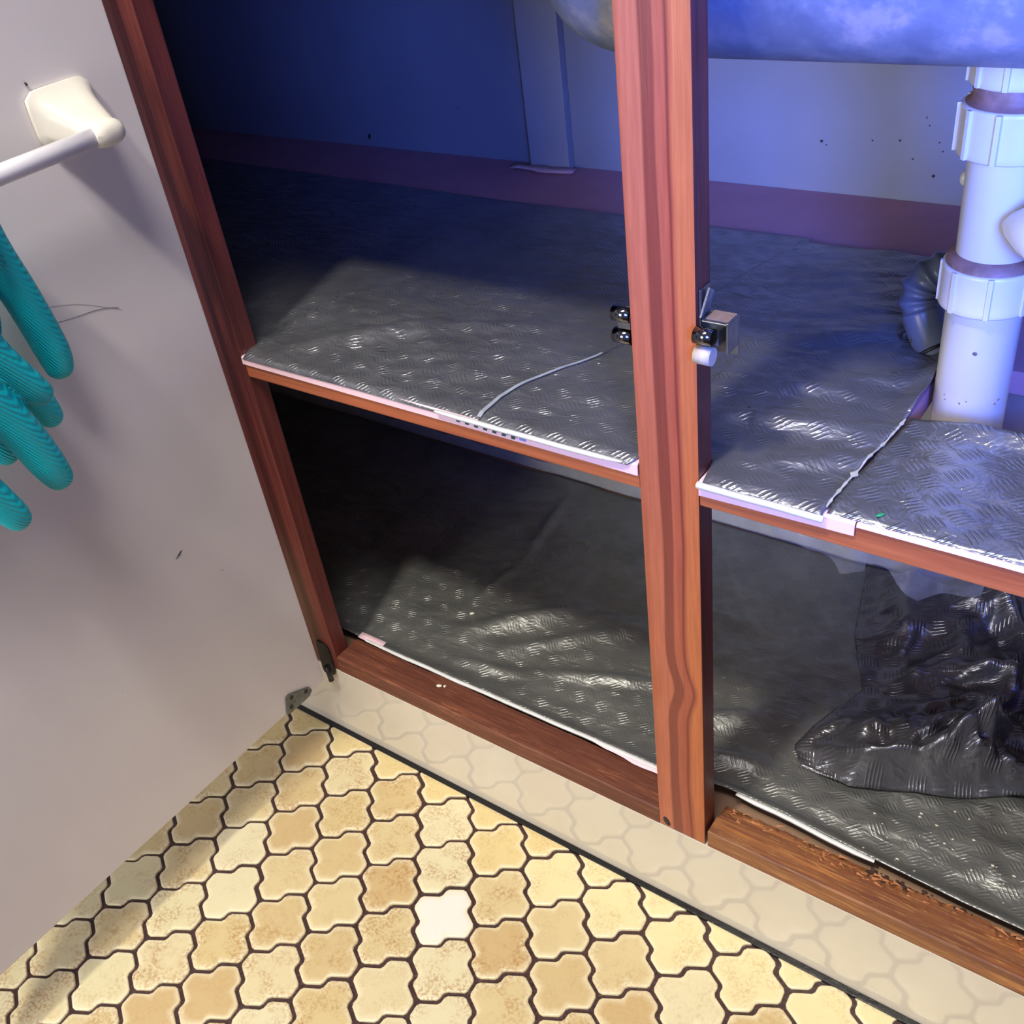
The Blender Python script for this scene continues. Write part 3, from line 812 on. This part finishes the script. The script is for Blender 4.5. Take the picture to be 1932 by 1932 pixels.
fleck('crumb', (.1605, .0085, zright(.1605, .0085)+.0018), .0016, m_green, 'tiny green fleck on the sheet by the cut seam', (2., .8, .4), .9)
fleck('crumb', (.0395, .0885, zmid(.0395, .0885)+.0018), .0010, m_dkcrumb, 'tiny black speck on the middle sheet right of the centre post')
fleck('crumb', (.1135, .1725, zmid(.1135, .1725)+.0018), .0012, m_dkcrumb, 'black speck on the middle sheet near the pipe', (1.6, .7, .6))
rr = random.Random(5); bm = bmesh.new()
for k in range(46):
    x = rr.gauss(.25, .05); y = rr.gauss(.085, .02)
    if not (.05 < x < .4 and .055 < y < .15): continue
    bmesh.ops.create_icosphere(bm, subdivisions=1, radius=rr.uniform(.0003, .0011), matrix=Matrix.Translation((x, y, zlow(x, y)+.0016)) @ Matrix.Diagonal((rr.uniform(.8, 2), 1, .5, 1)))
o = link('crumbs', bm, m_crumb); o['kind'] = 'stuff'; tag(o, 'scattered tiny crumbs at the front of the lower right sheet', 'crumbs')
bm = bmesh.new()
for x, z, s_ in WS[:9]:
    bmesh.ops.create_icosphere(bm, subdivisions=1, radius=.0009*s_, matrix=Matrix.Translation((x, .5088, z)) @ Matrix.Diagonal((1, .3, .9, 1)))
o = link('specks', bm, m_dkcrumb); o['kind'] = 'stuff'; o.parent = wb

# ------------------------------------------------------------------ sink bowl
def rounded_bowl(x0, x1, y0, y1, zb, zt, rc, rb):
    bm = bmesh.new(); rings = []
    prof = [(0, zt)]+[(rb*(1-math.cos(a)), zb+rb*(1-math.sin(a))) for a in [math.pi/2*k/8*1.0 for k in range(9)]]
    prof = [(0., zt), (0., zt-.02)]+[(rb*(1-math.cos(a)), zb+rb*(1-math.sin(a))) for a in [math.pi/2*k/10 for k in range(11)]]
    for ins, z in prof:
        ring = []; r_ = max(.004, rc-ins)
        for (cx, cy, a0) in ((x1-rc, y1-rc, 0), (x0+rc, y1-rc, 90), (x0+rc, y0+rc, 180), (x1-rc, y0+rc, 270)):
            for k in range(9):
                a = math.radians(a0+90*k/8); ring.append(bm.verts.new((cx+r_*math.cos(a), cy+r_*math.sin(a), z)))
        rings.append(ring)
    n = len(rings[0])
    for a, b in zip(rings, rings[1:]):
        for k in range(n): bm.faces.new((a[(k+1) % n], a[k], b[k], b[(k+1) % n]))
    bm.faces.new(rings[-1][::-1])
    # rim flange
    return bm
sk = thing('kitchen_sink', 'blue-grey mottled sink bowl hanging from the benchtop above the white pipe', 'sink', (.15, .22, .8585))
b_ = link('bowl', rounded_bowl(-.116, .46, .045, .42, .7345, .8580, .085, .058), m_sink, None, True); keep(b_, sk)
mo = b_.modifiers.new('wall', 'SOLIDIFY'); mo.thickness = .0015; mo.offset = -1
PX, PY = .166, .172
keep(lathe('waste_outlet', [(.030, .7420), (.030, .7330), (.024, .7310), (.024, .7240)], (PX, PY), m_pvc_nut), sk)

# ------------------------------------------------------------------ waste pipe
pipe = thing('drain_pipe', 'white plastic drain pipe with ribbed couplings running down through the shelf', 'pipe', (PX, PY, ZT))
RP = .0237
P_ = lambda o: keep(o, pipe)
P_(lathe('pipe_section', [(RP, .440), (RP, .574), (RP+.001, .576)], (PX, PY), m_pvc))
P_(tube('pipe_elbow', catmull([(PX, PY, .445), (PX, PY+.003, .425), (PX, PY+.015, .408), (PX, PY+.035, .402), (PX, .415, .402)], 6), RP+.0015, m_pvc_nut, None, 32))
P_(lathe('pipe_section', [(RP-.0015, .570), (RP-.0012, .606), (RP-.0006, .640), (RP, .700)], (PX, PY), m_pvc))
P_(lathe('seal_ring', [(RP+.0042, .5985), (RP+.0030, .6025), (RP-.0012, .6050)], (PX, PY), m_dirty))
def coupling(z0, z1, r_, nr, rib=.0013):
    bm = bmesh.new(); prof = [(r_-.003, z0-.0002), (r_-.0004, z0), (r_+.0004, z0+.0012), (r_, z0+.004), (r_, z1-.003), (r_+.0002, z1-.0008), (r_-.0012, z1), (r_-.0040, z1)]
    seg = 64; rings = [[bm.verts.new((PX+a*math.cos(2*math.pi*k/seg), PY+a*math.sin(2*math.pi*k/seg), z)) for k in range(seg)] for a, z in prof]
    for a, b in zip(rings, rings[1:]):
        for k in range(seg): bm.faces.new((a[k], a[(k+1) % seg], b[(k+1) % seg], b[k]))
    o = P_(link('coupling_nut', bm, m_pvc_nut, None, True))
    for k in range(nr):
        a = 2*math.pi*k/nr+.25; cx = math.cos(a); sy = math.sin(a)
        r0, r1, hw = r_-.001, r_+rib, .0014
        vs = []
        for (rr_, h_) in ((r0, -hw*1.3), (r1, -hw), (r1, hw), (r0, hw*1.3)):
            for z in (z0+.0006, z1-.0006):
                vs.append((PX+rr_*cx-h_*sy, PY+rr_*sy+h_*cx, z))
        fs = [(0, 2, 3, 1), (2, 4, 5, 3), (4, 6, 7, 5), (1, 3, 5, 7), (0, 6, 4, 2)]
        q = py_mesh('grip_rib', vs, fs, m_pvc_nut); q.parent = o
    return o
coupling(.5700, .5985, .0292, 8)
coupling(.6680, .6975, .0305, 10, .0022)
P_(lathe('seal_ring', [(.0290, .6974), (.0262, .6990), (.0250, .7020), (.0262, .7075), (.0245, .7085)], (PX, PY), m_dirty))
coupling(.7085, .7320, .0285, 10, .0016)
P_(lathe('pipe_section', [(.0235, .700), (.0235, .7350)], (PX, PY), m_pvc))
# side branch with its pointed shoulder
bm = bmesh.new(); add_tube(bm, [(.1735, .1455, .6335), (.1790, .1440, .6338), (.1900, .1400, .6342), (.2030, .1350, .6350), (.2300, .1240, .6360), (.300, .095, .637)], [.0008, .0075, .0150, .0205, .0215, .0215], 32)
P_(link('branch_socket', bm, mat_plain('cream_pvc', lin((232, 228, 214)), .3, .03, 40), None, True))
bm = bmesh.new(); bmesh.ops.create_uvsphere(bm, u_segments=16, v_segments=10, radius=.0042, matrix=Matrix.Translation((PX-.0245, PY+.004, .6475)) @ Matrix.Diagonal((.7, 1, 1.15, 1)))
P_(link('inspection_plug', bm, m_pvc, None, True))
bm = bmesh.new(); bmesh.ops.create_icosphere(bm, subdivisions=2, radius=.0017, matrix=Matrix.Translation((PX+.0035, PY-RP, .5435)) @ Matrix.Diagonal((.9, .25, .8, 1)))
P_(link('dark_spot', bm, m_scuff))
bm = bmesh.new(); rr = random.Random(2)
for k in range(7):
    a = math.radians(rr.uniform(170, 330)); bmesh.ops.create_icosphere(bm, subdivisions=1, radius=rr.uniform(.0004, .0010), matrix=Matrix.Translation((PX+RP*math.cos(a), PY+RP*math.sin(a), .507+rr.uniform(-.003, .002))))
P_(link('residue', bm, m_tan))['kind'] = 'stuff'

# ------------------------------------------------------------------ corrugated hoses
def hose(name, ctrl, r0, label, parts_clamp=True):
    th = thing(name, label, 'hose', ctrl[-1])
    pts = catmull(ctrl, 30); n = len(pts); L = 0; rad = []
    for i, p in enumerate(pts):
        if i: L += (p-pts[i-1]).length
        rad.append(L)
    tot = rad[-1]
    fine_ = []; rr_ = []
    for i, p in enumerate(pts):
        s_ = rad[i]; tail = s_ > tot-.038
        rr_.append(r0*.97 if tail else r0*(.86+.17*abs(math.cos(s_*math.pi/.0095))**3))
    o = tube('corrugated_tube', pts, rr_, m_hose, th, 28)
    return th, pts
hA, hp = hose('drain_hose', [(.215, .330, .7330), (.212, .325, .680), (.205, .305, .610), (.190, .280, .565), (.172, .264, .552), (.150, .256, .5540), (.128, .249, .5560), (.111, .242, .5480), (.1065, .237, .5340), (.113, .232, .5180), (.122, .226, .5060), (.131, .219, .4960)], .0148,
     'grey corrugated drain hose bending over beside the left of the pipe')
# worm clamp at its foot
ring = []
c0 = hp[-15]; tdir = (hp[-5]-hp[-24]).normalized(); u = tdir.orthogonal().normalized(); v__ = tdir.cross(u)
cl = thing('hose_clamp', 'wire hose clamp with looped end at the foot of the grey hose', 'clamp', tuple(c0))
keep(tube('band', [c0+(u*math.cos(a)+v__*math.sin(a))*.0158 for a in [2*math.pi*k/24 for k in range(25)]], .0013, m_blackmetal, None, 8), cl)
keep(tube('loop', [Vector((.1045, .222, .5075))+Vector((.0042*math.cos(a), .001, .0042*math.sin(a))) for a in [2*math.pi*k/16 for k in range(17)]], .0010, m_blackmetal, None, 6), cl)
bm = bmesh.new(); add_box(bm, (.1095, .2165, .5035), (.1175, .2215, .5120), .001)
keep(link('screw_block', bm, m_steel), cl)
hB, _ = hose('drain_hose', [(.296, .097, .637), (.330, .095, .634), (.348, .140, .610), (.310, .215, .580), (.250, .255, .562), (.220, .264, .540), (.222, .250, .515), (.226, .235, .490)], .0165, 'dark corrugated hose right of the pipe behind, cut by the picture edge')

# ------------------------------------------------------------------ towel rail on the door
tr_ = thing('towel_rail', 'ivory plastic towel rail screwed to the inside of the door', 'towel rail', (dx(-.08), -.08, .73))
BX = -.3760; BZ = .7160
def bracket(yc, mirror=1):
    # plate on the door plus a swept arm ending in a rounded nose
    n = 14; vs = []; fs = []
    def ringpts(x, cy, cz, hy, hz, k=16, e=4.0):
        out = []
        for q in range(k):
            a = 2*math.pi*q/k+math.pi/k; ca, sa = math.cos(a), math.sin(a)
            rr_ = (abs(ca)**e+abs(sa)**e)**(-1/e)
            out.append((x, cy+mirror*hy*ca*rr_, cz+hz*sa*rr_*(1+.0*ca)))
        return out
    secs = []
    d0 = dx(yc)
    secs.append(ringpts(d0+.0003, yc, .7290, .0262, .0200, 24, 7))
    secs.append(ringpts(d0+.0040, yc, .7290, .0262, .0200, 24, 7))
    secs.append(ringpts(d0+.0055, yc+.0002*mirror, .7288, .0240, .0180, 24, 7))
    for t_ in (.15, .3, .45, .6, .75, .9, 1.0):
        h = d0+.0055+(BX-.004-d0-.0055)*t_; e_ = t_**.75
        secs.append(ringpts(h, yc+mirror*.004*t_, .7288+(BZ-.7288)*e_, .0240-.0105*e_, .0180-.0088*e_, 24, 7-4.2*t_))
    secs.append(ringpts(BX+.0035, yc+mirror*.0035, BZ, .0135, .0088, 24, 2.6))
    secs.append(ringpts(BX+.0075, yc+mirror*.003, BZ, .0115, .0066, 24, 2.4))
    secs.append(ringpts(BX+.0092, yc+mirror*.003, BZ, .0060, .0030, 24, 2.2))
    bm = bmesh.new(); R_ = [[bm.verts.new(p) for p in s_] for s_ in secs]; k = 24
    for a, b in zip(R_, R_[1:]):
        for q in range(k): bm.faces.new((a[q], a[(q+1) % k], b[(q+1) % k], b[q]))
    bm.faces.new(R_[0][::-1]); bm.faces.new(R_[-1])
    bmesh.ops.recalc_face_normals(bm, faces=bm.faces)
    o = link('bracket', bm, m_rail_white, None, True)
    md = o.modifiers.new('edge', 'EDGE_SPLIT'); md.split_angle = math.radians(50)
    return keep(o, tr_)
bracket(-.0735, 1); bracket(-.400, -1)
bm = bmesh.new(); pr = []
seg = 20
add_tube(bm, [(BX, -.0740, BZ), (BX, -.16, BZ-.0008), (BX-.002, -.30, BZ-.0016), (BX-.004, -.400, BZ)], .0066, 20)
o = link('bar', bm, m_bar, None, True); keep(o, tr_)
tk = tube('tack', [(dx(-.092)+.0002, -.0935, .7545), (dx(-.092)+.0015, -.0935, .7530)], .0008, m_hole, tr_, 8)

# ------------------------------------------------------------------ rubber gloves over the rail
def glove(name, label, palm, fingers, cuff, bx, drop, voxel=.0016):
    bm = bmesh.new()
    def blob(pts, rad, flat=.62):
        pts = catmull(pts, 6); m_ = len(pts); rr_ = []
        nr = len(rad)-1
        for i in range(m_):
            f = i/(m_-1)*nr; k_ = min(nr-1, int(f)); rr_.append(rad[k_]+(rad[k_+1]-rad[k_])*(f-k_))
        # rounded tip
        end = pts[-1]; tdir_ = (pts[-1]-pts[-2]).normalized(); rt = rr_[-1]
        for a in (20, 40, 58, 72, 84):
            pts.append(end+tdir_*rt*math.sin(math.radians(a))*.9); rr_.append(rt*math.cos(math.radians(a)))
        add_tube(bm, pts, rr_, 18)
    for f in fingers: blob(*f)
    # palm: overlapping flattened ellipsoids down a centre line
    for (c_, sx_, sy_, sz_) in palm:
        bmesh.ops.create_uvsphere(bm, u_segments=20, v_segments=14, radius=1, matrix=Matrix.Translation(c_) @ Matrix.Diagonal((sx_, sy_, sz_, 1)))
    o = link(name, bm, m_glove, None, True)
    md = o.modifiers.new('merge', 'REMESH'); md.mode = 'VOXEL'; md.voxel_size = voxel; md.use_smooth_shade = True
    md = o.modifiers.new('soften', 'SMOOTH'); md.factor = .5; md.iterations = 4
    tag(o, label, 'glove', )
    # cuff folded over the bar
    vs = []; fs = []; nn = 14; y0, y1 = cuff
    path = []
    for k_ in range(6): path.append((BX+.0098, BZ-.052+.0095*k_))
    for k_ in range(9):
        a = math.pi*k_/8; path.append((BX+.0095*math.cos(a), BZ+.0095*math.sin(a)))
    for k_ in range(6): path.append((BX-.0098, BZ-.010*k_-.004))
    for j in range(nn+1):
        y = y0+(y1-y0)*j/nn
        for (x, z) in path: vs.append((x+N(y*40, z*30)*.0012, y, z))
    m_ = len(path)
    for j in range(nn):
        for k_ in range(m_-1): fs.append((j*m_+k_, j*m_+k_+1, (j+1)*m_+k_+1, (j+1)*m_+k_))
    q = py_mesh('cuff', vs, fs, m_glove, o, True); ms = q.modifiers.new('rubber', 'SOLIDIFY'); ms.thickness = .0012; ms.offset = 0
    return o
gA = glove('rubber_glove', 'teal rubber glove hanging nearest the door, partly hidden behind the brighter one',
    [((-.390, -.205, .680), .0105, .030, .040), ((-.390, -.222, .640), .0110, .036, .045)],
    [([(-.388, -.1780, .695), (-.388, -.1760, .6700), (-.388, -.1690, .6327), (-.388, -.1640, .5913), (-.388, -.1640, .5760)], [.0140, .0140, .0130, .0125, .0105]),
     ([(-.389, -.215, .625), (-.389, -.2010, .5950), (-.389, -.1910, .5685), (-.389, -.1866, .5529), (-.389, -.1850, .5450)], [.0125, .012, .0115, .0105, .0095]),
     ([(-.390, -.243, .615), (-.389, -.2375, .577), (-.389, -.2311, .5559), (-.389, -.2267, .5399), (-.389, -.2262, .5360)], [.0115, .0110, .0105, .0098, .0088])],
    (-.250, -.180), BX-.0010, .012)
gB = glove('rubber_glove', 'bright teal rubber glove hanging in front of the other, three fingers pointing down',
    [((-.3590, -.272, .670), .0110, .036, .045), ((-.3590, -.268, .635), .0115, .036, .045)],
    [([(-.359, -.240, .660), (-.359, -.2230, .6380), (-.359, -.2150, .6149), (-.359, -.2030, .5871), (-.359, -.1985, .5790)], [.0125, .0122, .0118, .0110, .0098]),
     ([(-.359, -.250, .640), (-.359, -.2380, .6060), (-.359, -.2230, .5638), (-.359, -.2150, .5310), (-.359, -.2115, .5160)], [.0145, .0148, .0142, .0128, .0106]),
     ([(-.359, -.285, .620), (-.359, -.2720, .5711), (-.359, -.2590, .5299), (-.359, -.2525, .5110), (-.359, -.2505, .5050)], [.0130, .0128, .0120, .0110, .0098]),
     ([(-.359, -.300, .640), (-.359, -.300, .580), (-.359, -.294, .535)], [.0135, .012, .010])],
    (-.330, -.262), BX+.0006, -.010)
